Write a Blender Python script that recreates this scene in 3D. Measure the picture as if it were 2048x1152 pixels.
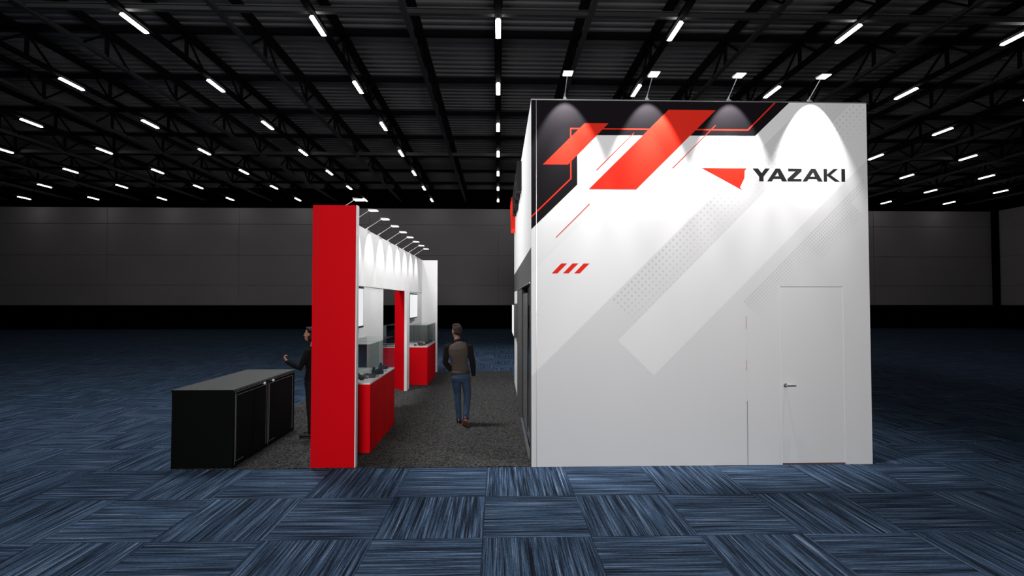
import bpy, bmesh, math, random
from mathutils import Vector, Matrix, Quaternion
random.seed(4)
for o in list(bpy.data.objects): bpy.data.objects.remove(o)
S = bpy.context.scene
C = S.collection
PI = math.pi
def rad(d): return math.radians(d)

# ------------------------------------------------------------------ camera
cam = bpy.data.cameras.new('camera'); cam.sensor_width = 36; cam.lens = 18.0; cam.clip_end = 200
co = bpy.data.objects.new('camera', cam); C.objects.link(co)
co.location = (0, 0, 2.2)
co.rotation_euler = (rad(90) + math.atan(27/1024), 0, -math.atan(28/1024))
S.camera = co
# ------------------------------------------------------------------ world, exposure
w = bpy.data.worlds.new('world'); S.world = w; w.use_nodes = True
w.node_tree.nodes['Background'].inputs[0].default_value = (0.5, 0.55, 0.65, 1)
w.node_tree.nodes['Background'].inputs[1].default_value = 0.0
S.view_settings.view_transform = 'Standard'; S.view_settings.look = 'None'
S.view_settings.exposure = 0.0; S.view_settings.gamma = 1.0; S.view_settings.use_curve_mapping = False
# ------------------------------------------------------------------ added fill lights, out of view over the stand and behind the viewpoint
def area(name, loc, target, size, power, col=(1, 1, 1), sy=None, spread=180):
    l = bpy.data.lights.new(name, 'AREA'); l.shape = 'RECTANGLE'; l.size = size; l.size_y = sy or size
    l.energy = power; l.color = col; l.spread = rad(spread)
    o = bpy.data.objects.new(name, l); C.objects.link(o); o.location = loc
    o.rotation_euler = (Vector(target) - Vector(loc)).to_track_quat('-Z', 'Y').to_euler()
    return o
def spot(name, loc, direction, angle, power, col=(1, 1, 1), blend=.3, r=.03, parent=None):
    l = bpy.data.lights.new(name, 'SPOT'); l.energy = power; l.color = col
    l.spot_size = rad(angle); l.spot_blend = blend; l.shadow_soft_size = r
    o = bpy.data.objects.new(name, l); C.objects.link(o); o.location = loc
    o.rotation_euler = Vector(direction).to_track_quat('-Z', 'Y').to_euler()
    if parent: o.parent = parent
    return o
area('fill_light_front', (0.6, -10.0, 4.6), (1.0, 8, 3.4), 3.5, 490, (1, .985, .98), 2.5, 95)  # added fill that brightens the front faces of the stand
area('fill_light_left', (-9.5, 6.0, 10.1), (-9.5, 9.8, 0), 5.0, 440, (.93, .97, 1), 5)  # added fill for the floor on the left
area('fill_light_over_tower', (4.4, 10.4, 10.0), (-2.4, 11.0, 2.0), 1.8, 340, (1, 1, 1), 1.8, 120)  # added fill aimed at the display wall
area('fill_light_over_wall', (-4.2, 9.6, 10.0), (.6, 10.5, 3.4), 1.8, 420, (1, 1, 1), 1.8, 110)  # added fill aimed at the aisle side of the tower

# ------------------------------------------------------------------ materials
def mat(name, col, rough=.6, metal=0, spec=.5, emit=None, es=0, noise=None, bump=None):
    m = bpy.data.materials.new(name); m.use_nodes = True
    nt = m.node_tree; b = nt.nodes['Principled BSDF']
    b.inputs['Base Color'].default_value = (*col, 1); b.inputs['Roughness'].default_value = rough
    b.inputs['Metallic'].default_value = metal; b.inputs['Specular IOR Level'].default_value = spec
    if emit: b.inputs['Emission Color'].default_value = (*emit, 1); b.inputs['Emission Strength'].default_value = es
    if noise:   # (scale, amount)
        tc = nt.nodes.new('ShaderNodeTexCoord'); n = nt.nodes.new('ShaderNodeTexNoise'); n.inputs['Scale'].default_value = noise[0]
        n.inputs['Detail'].default_value = 4
        r = nt.nodes.new('ShaderNodeMapRange'); r.inputs['To Min'].default_value = 1-noise[1]; r.inputs['To Max'].default_value = 1+noise[1]
        mx = nt.nodes.new('ShaderNodeVectorMath'); mx.operation = 'SCALE'; mx.inputs[0].default_value = col
        nt.links.new(tc.outputs['Object'], n.inputs['Vector']); nt.links.new(n.outputs[0], r.inputs['Value'])
        nt.links.new(r.outputs[0], mx.inputs['Scale']); nt.links.new(mx.outputs[0], b.inputs['Base Color'])
        if bump:
            bp = nt.nodes.new('ShaderNodeBump'); bp.inputs['Strength'].default_value = bump; bp.inputs['Distance'].default_value = .01
            nt.links.new(n.outputs[0], bp.inputs['Height']); nt.links.new(bp.outputs[0], b.inputs['Normal'])
    return m
M = {}
M['white'] = mat('white_panel', (.80, .80, .80), .55, spec=.3, noise=(.7, .012))
M['light'] = mat('pale_grey_print', (.765, .765, .768), .55, spec=.3)
M['grey'] = mat('grey_print', (.675, .675, .68), .55, spec=.3)
M['dot'] = mat('dot_print', (.56, .56, .565), .55, spec=.3)
M['black'] = mat('black_print', (.0068, .0056, .0074), .7, spec=.05)
M['red'] = mat('red_print', (.74, .027, .014), .7, spec=.04)
M['redl'] = mat('red_laminate', (.74, .0012, .007), .6, spec=.06, noise=(1.3, .04))
M['letter'] = mat('charcoal_print', (.016, .016, .018), .6, spec=.1)
M['trimgrey'] = mat('aluminium_trim', (.35, .35, .36), .35, .8)
M['seam'] = mat('shadow_gap', (.25, .25, .25), .8)
M['seamdark'] = mat('dark_gap', (.03, .03, .03), .8)
M['pink'] = mat('faded_red_tape', (.6, .25, .25), .8)
M['chrome'] = mat('chrome', (.75, .75, .75), .18, 1)
M['fascia'] = mat('charcoal_fascia', (.055, .058, .057), .6, noise=(2, .05))
M['counter'] = mat('black_laminate', (.0030, .0034, .0032), .6, spec=.07, noise=(3, .1))
M['ctop'] = mat('counter_top', (.085, .09, .088), .55, spec=.25, noise=(2, .06))
M['ctrim'] = mat('reveal_edge', (.22, .22, .21), .5, .3)
M['knob'] = mat('silver_lock', (.9, .9, .9), .35, .2)
M['deck'] = mat('white_deck', (.9, .9, .9), .4)
M['lampmetal'] = mat('lamp_metal', (.55, .56, .58), .35, .5)
M['lampface'] = mat('arm_light_face', (1, 1, 1), .5, emit=(1, .97, .93), es=3.0)
M['tube'] = mat('ceiling_tube', (1, 1, 1), .5, emit=(1, .985, .96), es=10)
M['steel'] = mat('dark_steel', (.006, .0058, .006), .8, .0, spec=.05, noise=(1.5, .15))
M['steel_lamplit'] = mat('lamplit_steel', (.045, .045, .045), .5, .0, noise=(1.5, .1))  # paler copy of the dark steel, lamp light put into the colour
M['housing'] = mat('lamp_housing', (.04, .04, .04), .6)
M['screen'] = mat('lit_screen', (.05, .05, .05), .3, emit=(.97, .98, 1), es=.80)
M['bezel'] = mat('monitor_bezel', (.012, .012, .013), .35)
M['part'] = mat('dark_plastic', (.05, .052, .055), .5, noise=(30, .2))
M['part2'] = mat('grey_plastic', (.14, .14, .145), .45, noise=(30, .2))
M['partred'] = mat('red_brown_part', (.16, .045, .035), .45)
M['skin'] = mat('skin', (.19, .085, .055), .5, noise=(12, .08))
M['skin2'] = mat('skin_light', (.36, .17, .11), .5, noise=(12, .08))
M['hair'] = mat('brown_hair', (.030, .018, .014), .6, spec=.15, noise=(60, .5), bump=.8)
M['hair2'] = mat('black_hair', (.010, .007, .006), .55, spec=.15, noise=(45, .5), bump=.9)
M['vest'] = mat('taupe_vest', (.060, .048, .042), .9, spec=.1, noise=(9, .12), bump=.3)
M['sleeve'] = mat('dark_sleeve', (.010, .0085, .008), .9, spec=.08, noise=(14, .2), bump=.3)
M['jean'] = mat('blue_denim', (.030, .050, .090), .9, spec=.1, noise=(11, .3), bump=.4)
M['belt'] = mat('brown_hem', (.022, .014, .010), .7)
M['shoe'] = mat('brown_leather', (.014, .006, .004), .4)
M['sole'] = mat('tan_sole', (.20, .045, .015), .6)
M['suit'] = mat('black_suit', (.006, .0055, .0055), .9, spec=.08, noise=(12, .25), bump=.3)
M['trouser'] = mat('charcoal_trouser', (.010, .009, .0095), .9, spec=.08, noise=(12, .2), bump=.3)
M['shoe2'] = mat('black_shoe', (.004, .004, .004), .45)
M['wainscot'] = mat('black_wainscot', (.0012, .0012, .0013), .9, spec=.0)

def glassmat(name, tint, gl):
    m = bpy.data.materials.new(name); m.use_nodes = True; nt = m.node_tree; nt.nodes.clear()
    out = nt.nodes.new('ShaderNodeOutputMaterial'); t = nt.nodes.new('ShaderNodeBsdfTransparent'); g = nt.nodes.new('ShaderNodeBsdfGlossy')
    t.inputs[0].default_value = (*tint, 1); g.inputs['Roughness'].default_value = .03; g.inputs[0].default_value = (.9, .95, .95, 1)
    f = nt.nodes.new('ShaderNodeFresnel'); f.inputs[0].default_value = gl
    mx = nt.nodes.new('ShaderNodeMixShader')
    nt.links.new(f.outputs[0], mx.inputs[0]); nt.links.new(t.outputs[0], mx.inputs[1]); nt.links.new(g.outputs[0], mx.inputs[2])
    nt.links.new(mx.outputs[0], out.inputs[0]); return m
M['reflect_glass'] = mat('door_glass_reflection', (.13, .135, .135), .25, spec=.5)  # opaque grey base stands in for the reflection in the pane
M['alu'] = mat('pale_door_frame', (.5, .5, .5), .4)
M['glass'] = glassmat('case_glass', (.84, .86, .855), 1.25)
M['doorglass'] = glassmat('door_glass', (.60, .62, .62), 1.45)

def carpet_mat():
    m = bpy.data.materials.new('blue_carpet_tiles'); m.use_nodes = True; nt = m.node_tree; N = nt.nodes; L = nt.links
    b = N['Principled BSDF']; b.inputs['Roughness'].default_value = .95; b.inputs['Specular IOR Level'].default_value = .1
    g = N.new('ShaderNodeNewGeometry'); sp = N.new('ShaderNodeSeparateXYZ'); L.new(g.outputs['Position'], sp.inputs[0])
    T = 1.015
    def mth(op, a, bb=None, cc=None):
        n = N.new('ShaderNodeMath'); n.operation = op
        for i, v in enumerate((a, bb, cc)):
            if v is None: continue
            if isinstance(v, (int, float)): n.inputs[i].default_value = v
            else: L.new(v, n.inputs[i])
        return n.outputs[0]
    u = mth('DIVIDE', mth('ADD', sp.outputs[0], .14), T); v = mth('DIVIDE', mth('SUBTRACT', sp.outputs[1], 6.86), T)
    fu = mth('FLOOR', u); fv = mth('FLOOR', v)
    par = mth('FLOORED_MODULO', mth('ADD', fu, fv), 2.0)          # 0 or 1
    # tile (0,-1): streaks along Y -> parity 1 -> along Y
    def mixv(a, bb):                                              # par=1 -> a
        return mth('ADD', mth('MULTIPLY', a, par), mth('MULTIPLY', bb, mth('SUBTRACT', 1.0, par)))
    across = mixv(sp.outputs[0], sp.outputs[1]); along = mixv(sp.outputs[1], sp.outputs[0])
    tid = mth('ADD', mth('MULTIPLY', fu, 7.31), mth('MULTIPLY', fv, 3.77))
    def streak(sa, sl, det, off):
        cv = N.new('ShaderNodeCombineXYZ'); L.new(mth('MULTIPLY', across, sa), cv.inputs[0]); L.new(mth('MULTIPLY', along, sl), cv.inputs[1])
        L.new(mth('ADD', tid, off), cv.inputs[2])
        n = N.new('ShaderNodeTexNoise'); n.inputs['Scale'].default_value = 1; n.inputs['Detail'].default_value = det; n.inputs['Roughness'].default_value = .6
        L.new(cv.outputs[0], n.inputs['Vector']); return n.outputs[0]
    a = streak(38, .8, 2, 0); c = streak(120, 1.7, 1, 11.3); d = streak(230, 22, 1, 5.1)
    f = mth('ADD', mth('ADD', mth('MULTIPLY', a, .44), mth('MULTIPLY', c, .42)), mth('MULTIPLY', d, .15))
    r = N.new('ShaderNodeValToRGB'); L.new(f, r.inputs[0]); e = r.color_ramp.elements
    e[0].position = .40; e[0].color = (.006, .009, .015, 1); e[1].position = .70; e[1].color = (.30, .36, .47, 1)
    for p, col in ((.47, (.018, .031, .055)), (.53, (.040, .075, .135)), (.60, (.085, .135, .215))):
        x = e.new(p); x.color = (*col, 1)
    # seams between tiles
    def edge(q, fq): 
        fr = mth('SUBTRACT', q, fq); return mth('MINIMUM', fr, mth('SUBTRACT', 1.0, fr))
    sm = mth('LESS_THAN', mth('MINIMUM', edge(u, fu), edge(v, fv)), .005)
    mx = N.new('ShaderNodeMix'); mx.data_type = 'RGBA'; L.new(mth('MULTIPLY', sm, .6), mx.inputs[0]); L.new(r.outputs[0], mx.inputs[6]); mx.inputs[7].default_value = (.008, .014, .026, 1)
    L.new(mx.outputs[2], b.inputs['Base Color'])
    bp = N.new('ShaderNodeBump'); bp.inputs['Strength'].default_value = .5; bp.inputs['Distance'].default_value = .006
    L.new(f, bp.inputs['Height']); L.new(bp.outputs[0], b.inputs['Normal'])
    return m
def blackcarpet_mat():
    m = bpy.data.materials.new('black_booth_carpet'); m.use_nodes = True; nt = m.node_tree; N = nt.nodes; L = nt.links
    b = N['Principled BSDF']; b.inputs['Roughness'].default_value = .95; b.inputs['Specular IOR Level'].default_value = .1
    tc = N.new('ShaderNodeTexCoord'); n = N.new('ShaderNodeTexNoise'); n.inputs['Scale'].default_value = 42; n.inputs['Detail'].default_value = 5; n.inputs['Roughness'].default_value = .75
    L.new(tc.outputs['Object'], n.inputs['Vector'])
    r = N.new('ShaderNodeValToRGB'); L.new(n.outputs[0], r.inputs[0]); e = r.color_ramp.elements
    e[0].position = .42; e[0].color = (.003, .003, .003, 1); e[1].position = .62; e[1].color = (.10, .10, .098, 1)
    L.new(r.outputs[0], b.inputs['Base Color'])
    bp = N.new('ShaderNodeBump'); bp.inputs['Strength'].default_value = .8; bp.inputs['Distance'].default_value = .01
    L.new(n.outputs[0], bp.inputs['Height']); L.new(bp.outputs[0], b.inputs['Normal'])
    return m
def wallpanel_mat():
    m = mat('hall_wall_panels', (.34, .315, .32), .8, spec=.2, noise=(.25, .18)); return m
M['carpet'] = carpet_mat(); M['bcarpet'] = blackcarpet_mat(); M['hallwall'] = wallpanel_mat()
M['ceil'] = mat('ribbed_deck', (.15, .143, .147), .8, spec=.05, noise=(.4, .15))

# ------------------------------------------------------------------ mesh helpers
def obj(name, bm, m=None, parent=None, smooth=False):
    me = bpy.data.meshes.new(name); bmesh.ops.recalc_face_normals(bm, faces=bm.faces[:]); bm.to_mesh(me); bm.free()
    if m is not None: me.materials.append(M[m] if isinstance(m, str) else m)
    if smooth:
        for p in me.polygons: p.use_smooth = True
    o = bpy.data.objects.new(name, me); C.objects.link(o)
    if parent is not None: o.parent = parent
    return o
def thing(name, label, cat, loc=(0, 0, 0), rz=0, group=None):
    o = bpy.data.objects.new(name, None); C.objects.link(o); o.location = loc; o.rotation_euler = (0, 0, rz)
    o.empty_display_size = .1
    tag(o, label, cat, group); return o
def tag(o, label=None, cat=None, group=None, kind=None):
    if label: o['label'] = label
    if cat: o['category'] = cat
    if group: o['group'] = group
    if kind: o['kind'] = kind
    return o
def struct(name, bm, m, label=None): 
    o = obj(name, bm, m); o['kind'] = 'structure'
    if label: o['label'] = label
    return o
def dup(root, loc=None, rz=None, label=None, group=None):
    r = root.copy(); C.objects.link(r)
    if loc is not None: r.location = loc
    if rz is not None: r.rotation_euler = (0, 0, rz)
    if label: r['label'] = label
    if group: r['group'] = group
    for ch in list(root.children):
        c = ch.copy(); C.objects.link(c); c.parent = r
        for g in list(ch.children):
            d = g.copy(); C.objects.link(d); d.parent = c
    return r
def bx(bm, x0, x1, y0, y1, z0, z1, bev=0):
    v = [bm.verts.new((x, y, z)) for z in (z0, z1) for y in (y0, y1) for x in (x0, x1)]
    F = [(0, 1, 3, 2), (4, 6, 7, 5), (0, 4, 5, 1), (2, 3, 7, 6), (0, 2, 6, 4), (1, 5, 7, 3)]
    fs = [bm.faces.new([v[i] for i in f]) for f in F]
    if bev:
        es = list({e for f in fs for e in f.edges}); bmesh.ops.bevel(bm, geom=es, offset=bev, segments=2, profile=.6, affect='EDGES')
def box(*a, bev=0):
    bm = bmesh.new(); bx(bm, *a, bev=bev); return bm
def tube(bm, p, q, r, n=8, r2=None):
    p = Vector(p); q = Vector(q); d = (q-p); L = d.length
    rot = d.to_track_quat('Z', 'Y').to_matrix().to_4x4()
    bmesh.ops.create_cone(bm, cap_ends=True, segments=n, radius1=r, radius2=r if r2 is None else r2, depth=L, matrix=Matrix.Translation((p+q)/2) @ rot)
def bar(bm, p, q, wdt, hgt):       # rectangular bar between two points
    p = Vector(p); q = Vector(q); d = q-p; L = d.length; t = d.normalized()
    s = t.cross(Vector((0, 0, 1)));  s = s.normalized() if s.length > 1e-3 else Vector((1, 0, 0)); u = s.cross(t)
    vs = [bm.verts.new(b + s*a*wdt/2 + u*c*hgt/2) for b in (p, q) for a, c in ((-1, -1), (1, -1), (1, 1), (-1, 1))]
    for i in range(4): bm.faces.new([vs[i], vs[(i+1) % 4], vs[4+(i+1) % 4], vs[4+i]])
    bm.faces.new(vs[:4]); bm.faces.new(vs[4:][::-1])
def prism_xz(bm, pts, y0, y1):     # outline in x,z extruded along y
    a = [bm.verts.new((x, y0, z)) for x, z in pts]; b = [bm.verts.new((x, y1, z)) for x, z in pts]
    n = len(pts); bm.faces.new(a); bm.faces.new(b[::-1])
    for i in range(n): bm.faces.new([a[i], b[i], b[(i+1) % n], a[(i+1) % n]])
def prism(pts, y0, y1):
    bm = bmesh.new(); prism_xz(bm, pts, y0, y1); return bm
def ordw(n): return ['zeroth', 'first', 'second', 'third', 'fourth', 'fifth', 'sixth', 'seventh', 'eighth', 'ninth', 'tenth', 'eleventh', 'twelfth', 'thirteenth', 'fourteenth', 'fifteenth', 'sixteenth'][n]

# ------------------------------------------------------------------ hall shell
XL, XR, YB, YF = -41.44, 41.44, 41.5, -14.0
ZT = 11.35
o = struct('floor', box(XL, XR, YF, YB, -.1, 0), 'carpet')
bm = bmesh.new()      # ribbed metal deck, ribs running across
prof = []; y = YF; st = .36
while y < YB:
    prof += [(y, ZT), (y+.20, ZT), (y+.23, ZT-.055), (y+.33, ZT-.055)]; y += st
prof.append((YB, ZT))
lo = [(bm.verts.new((XL, a, b)), bm.verts.new((XR, a, b))) for a, b in prof]
for i in range(len(lo)-1): bm.faces.new([lo[i][0], lo[i][1], lo[i+1][1], lo[i+1][0]])
t0 = [bm.verts.new(p) for p in ((XL, YF, ZT+.1), (XR, YF, ZT+.1), (XR, YB, ZT+.1), (XL, YB, ZT+.1))]; bm.faces.new(t0)
struct('ceiling', bm, 'ceil')
def hall_wall(name, a0, a1, seams, place):
    """panelled upper wall above a black base; built along local x, then placed"""
    bm = bmesh.new()
    zs = [1.90, 3.48, 5.88, 8.38, 9.72]
    xs = sorted([a0]+[s for s in seams if a0 < s < a1]+[a1])
    for i in range(len(xs)-1):
        for j in range(4):
            bx(bm, xs[i]+.03, xs[i+1]-.03, -.05, 0, zs[j]+.03, zs[j+1]-.03, bev=.012)
    bx(bm, a0, a1, 0, .25, 1.9, ZT)
    bm.transform(place); o = struct(name, bm, 'hallwall')
    bm = bmesh.new(); bx(bm, a0, a1, 0, .25, 0, 1.9); bx(bm, a0, a1, -.10, 0, 9.72, ZT-.06)
    bm.transform(place)
    return bm
b1 = hall_wall('wall_back', XL, XR, [10.36*k for k in range(-4, 5)], Matrix.Translation((0, YB, 0)))
struct('trim_1', b1, 'wainscot')
b2 = hall_wall('wall_right', -14, YB, [YB-10.36*k for k in range(6)], Matrix(((0, 1, 0, XR), (1, 0, 0, 0), (0, 0, 1, 0), (0, 0, 0, 1))))
struct('trim_2', b2, 'wainscot')
b3 = hall_wall('wall_left', -14, YB, [YB-10.36*k for k in range(6)], Matrix(((0, -1, 0, XL), (1, 0, 0, 0), (0, 0, 1, 0), (0, 0, 0, 1))))
struct('trim_3', b3, 'wainscot')
struct('wall_front', box(XL, XR, YF-.2, YF, 0, ZT), 'wainscot')
struct('trim_4', box(XR-.42, XR-.1, YB-.5, YB-.12, 0, ZT-.1), 'wainscot')     # black corner column
# ------------------------------------------------------------------ roof steel
PY = [17.1+3.63*k for k in range(-3, 7)]
def truss(lit):
    t = thing('roof_truss', '', 'roof truss')
    bm = bmesh.new(); bx(bm, -.13, .13, 2, YB-.12, 11.02, 11.16); obj('top_chord', bm, 'steel', t)
    bm = bmesh.new()
    if lit: bx(bm, -.09, .09, 2, YB-.12, 10.2, 10.32)
    else:
        bx(bm, -.075, .075, 2, YB-.12, 10.20, 10.22); bx(bm, -.025, .025, 2, YB-.12, 10.22, 10.34); 
    obj('bottom_chord', bm, 'steel' if lit else 'steel_lamplit', t)  # chords without lamps get the paler steel: light from neighbouring lamps painted in
    for i, yy in enumerate(PY):
        bm = bmesh.new(); bar(bm, (0, yy, 10.3), (0, yy, 11.05), .09, .09)
        a, b = (11.05, 10.28) if i % 2 == 1 else (10.28, 11.05)
        bar(bm, (0, yy, a), (0, yy-1.0, b), .06, .06); bar(bm, (0, yy, a), (0, yy+1.0, b), .06, .06)
        obj('web_brace', bm, 'steel', t)
    return t
tl = truss(True); tp = truss(False); first = {True: tl, False: tp}; used = set()
for k in range(-15, 16):
    lit = k % 2 == 0
    side = 'left' if k < 0 else 'right'
    if k == 0: lab = 'dark steel roof truss straight overhead, carrying the middle row of ceiling lights'
    else: lab = 'dark steel roof truss %s ceiling lights, %s to the %s of the middle one' % ('carrying' if lit else 'without', ordw(abs(k)), side)
    if lit not in used: r = first[lit]; r.location = (2.59*k, 0, 0); r['label'] = lab; used.add(lit)
    else: r = dup(first[lit], (2.59*k, 0, 0), 0, lab)
    r['group'] = 'roof trusses of the hall'
bm = box(XL, XR, -.07, .07, 0, .17); o = None
for i, yy in enumerate(PY[2:]):
    lab = 'dark steel purlin crossing under the ribbed deck, %s from the far wall' % ordw(len(PY[2:])-i)
    if o is None: o = obj('purlin', bm, 'steel'); q = o
    else: q = o.copy(); C.objects.link(q)
    q.location = (0, yy, 11.13); tag(q, lab, 'beam', 'purlins under the roof')
bm = bmesh.new(); bx(bm, XL, XR, -.07, .07, 0, .02); bx(bm, XL, XR, -.02, .02, .02, .14); bx(bm, XL, XR, -.07, .07, .14, .16)
o = obj('cross_beam', bm, 'steel_lamplit'); o.location = (0, 14.2, 10.24); tag(o, 'lamp-lit steel cross beam at lamp level beside the nearest row of lights', 'beam', 'cross beams at lamp level')  # light caught from the lamps is painted in as paler steel
q = o.copy(); C.objects.link(q); q.location = (0, 28.16, 10.24); tag(q, 'lamp-lit steel cross beam at lamp level halfway down the hall', 'beam', 'cross beams at lamp level')
# ceiling lights
def in_frame(x, y, z):
    v = co.matrix_basis.inverted() @ Vector((x, y, z))
    if v.z > -.5: return False
    a = 1024*v.x/-v.z; b = 1024*v.y/-v.z
    return abs(a) < 1060 and abs(b) < 600
L0 = None
for r in range(7):
    yy = 14.68+4.22*r
    for c in range(-8, 9):
        if abs(c) == 8: continue
        x = 5.18*c
        if not in_frame(x, yy, 10.2): continue
        rown = ('row nearest the far wall' if r == 6 else '%s row from the far wall' % ordw(7-r))
        if c == 0: lab = 'bright linear ceiling light on the middle truss, %s' % rown
        else: lab = 'bright linear ceiling light, %s, %s column %s of the middle' % (rown, ordw(abs(c)), 'left' if c < 0 else 'right')
        if L0 is None:
            L0 = thing('ceiling_light', lab, 'ceiling light', (x, yy, 10.2), 0, 'linear ceiling lights of the hall')
            bm = bmesh.new(); bx(bm, -.035, .035, -.52, .52, -.05, 0, bev=.01); obj('housing', bm, 'housing', L0)
            bm = bmesh.new()      # shallow prismatic diffuser, wider at the foot
            prism_xz(bm, [(-.035, -.045), (.035, -.045), (.075, -.10), (0, -.115), (-.075, -.10)], -.50, .50); obj('diffuser', bm, 'tube', L0)
        else: dup(L0, (x, yy, 10.2), 0, lab)
spot('spot_beam', (0, 18.9, 10.04), (0, .1, -1), 75, 900, (.9, .95, 1), .9, .06)
spot('spot_beam', (6.3, 4.2, 10.1), (.0, .30, -1), 22, 520, (.9, .95, 1), 1.0, .06)  # unseen spot without a fixture, added for a bright patch of floor

# ------------------------------------------------------------------ booth carpet
o = obj('booth_carpet', box(-4.28, .447, 6.86, 16.15, 0, .012), 'bcarpet'); tag(o, 'black speckled carpet laid under the exhibition stand', 'carpet')
GZ = .012

# ------------------------------------------------------------------ big tower
TX0, TX1, TY0, TY1, TZ = .447, 5.076, 6.86, 14.1, 4.93
tw = thing('exhibit_tower', 'tall white storage tower with black, red and grey graphics and a plain door', 'exhibition tower', (2.76, 6.86, 0))
def tpart(name, bm, m, parent=tw, smooth=False):
    bm.transform(Matrix.Translation((-2.76, -6.86, 0))); return obj(name, bm, m, parent, smooth)
# front wall with an opening for the door
bm = bmesh.new(); DX0, DX1, DZ = 3.832, 4.705, 2.405
prism_xz(bm, [(TX0, 0), (DX0, 0), (DX0, DZ), (DX1, DZ), (DX1, 0), (TX1, 0), (TX1, TZ), (TX0, TZ)], TY0, TY0+.09)
fw = tpart('front_wall', bm, 'white')
bm = box(TX0-.004, TX1, TY0-.004, TY0+.09, TZ, TZ+.016); tpart('top_trim', bm, 'trimgrey')
e = TY0
def decal(name, pts, lv, m, parent=tw): return tpart(name, prism(pts, e-.0003*lv, e), m, parent)
decal('grey_graphic', [(.4475, 1.20), (4.245, 4.93), (TX1, 4.93), (TX1, 0), (DX1, 0), (DX1, DZ), (DX0, DZ), (DX0, 0), (.4475, 0)], 1, 'grey')
decal('pale_stripe', [(1.614, 1.676), (2.098, 1.205), (TX1, 4.147), (TX1, 4.93), (4.87, 4.93)], 2, 'light')
decal('pale_triangle', [(.4475, 3.169), (.4475, 2.583), (1.66, 3.786), (1.06, 3.782)], 1, 'light')
# halftone dots
def dots(name, p, test, rad_f, lv=3):
    bm = bmesh.new(); n = 0
    ix = int(5.1/p)+2
    for i in range(ix*2):
        for j in range(ix*2):
            if (i+j) % 2: continue
            x = i*p/2; z = j*p/2
            if not (TX0+.03 < x < TX1-.03 and .1 < z < 4.9): continue
            if not test(x, z): continue
            if DX0-.02 < x < DX1+.02 and z < DZ+.02: continue
            r = rad_f(x+z, x-z)
            if r < .0022: continue
            ctr = [(x+r*math.cos(a*PI/4), e-.0003*lv-.0001, z+r*math.sin(a*PI/4)) for a in range(8)]
            bm.faces.new([bm.verts.new(q) for q in ctr])
    o = tpart(name, bm, 'dot'); o['kind'] = 'stuff'; return o
def d1(u, v):
    k = max(0, min(1, (v+.74)/.75)); r = .0165*(1-.62*k)
    if u > 5: r *= max(.55, 1-.22*(u-5))
    if u > 7.6: r *= 1.25
    return r
dots('dot_pattern', .095, lambda x, z: (-.70 < x-z < -.07 and 3.72 < x+z < 6.72) or (-.55 < x-z < .62 and x+z >= 6.72 and (x+z > 8.3 or x-z < -.09)), lambda u, v: d1(u, v) if v < 0 else .0125*(1-v/.75))
def d2(u, v):
    k = (v-1.09)/.56; r = .0125*(1-.8*max(0, min(1, k)))
    if u > 7.2 and v > 1.28: r = .0115*(1-abs(v-1.42)/.45)
    return r
dots('dot_pattern', .0523, lambda x, z: (1.10 < x-z < 1.66 and 5.50 < x+z < 8.40) or (1.15 < x-z < 1.30 and x+z < 8.95 and x+z > 8.3), d2)
decal('black_graphic', [(.4475, 4.93), (3.998, 4.93), (3.517, 4.467), (1.073, 4.455), (1.071, 3.782), (.4475, 3.172)], 4, 'black')
# thin red outline
def poly_line(pts, wd):
    bm = bmesh.new()
    P = [Vector((x, 0, z)) for x, z in pts]; Ls = []; Rs = []
    for i, p in enumerate(P):
        d0 = (P[i]-P[i-1]).normalized() if i else (P[1]-P[0]).normalized()
        d1_ = (P[i+1]-P[i]).normalized() if i < len(P)-1 else d0
        n0 = Vector((-d0.z, 0, d0.x)); n1 = Vector((-d1_.z, 0, d1_.x)); m_ = (n0+n1).normalized(); k = wd/2/max(.3, m_.dot(n0))
        Ls.append(p+m_*k); Rs.append(p-m_*k)
    L_ = [(v.x, v.z) for v in Ls]+[(v.x, v.z) for v in Rs[::-1]]
    return L_
decal('red_outline', poly_line([(.4485, 3.341), (.984, 3.862), (.984, 4.544), (3.417, 4.546), (3.80, 4.928)], .018), 5, 'red')
for a, b in (((1.333, 3.98), (1.848, 4.493)), ((2.374, 4.016), (2.972, 4.608)), ((.779, 3.063), (1.237, 3.521))):
    decal('thin_red_line', poly_line([a, b], .010), 7, 'red')
decal('red_stripe', [(1.178, 4.622), (1.502, 4.622), (.944, 4.052), (.605, 4.052)], 6, 'red')
decal('red_stripe', [(2.325, 4.816), (2.975, 4.816), (1.872, 3.721), (1.228, 3.721)], 6, 'red')
for dx in (0, .151, .302): decal('red_slash', [(.722+dx, 2.579), (.799+dx, 2.579), (.931+dx, 2.713), (.852+dx, 2.713)], 3, 'red')
EMB = [(2.775, 4.019), (3.399, 4.019), (3.368, 3.991), (3.362, 3.885), (3.298, 3.759), (3.326, 3.721)]
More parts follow.
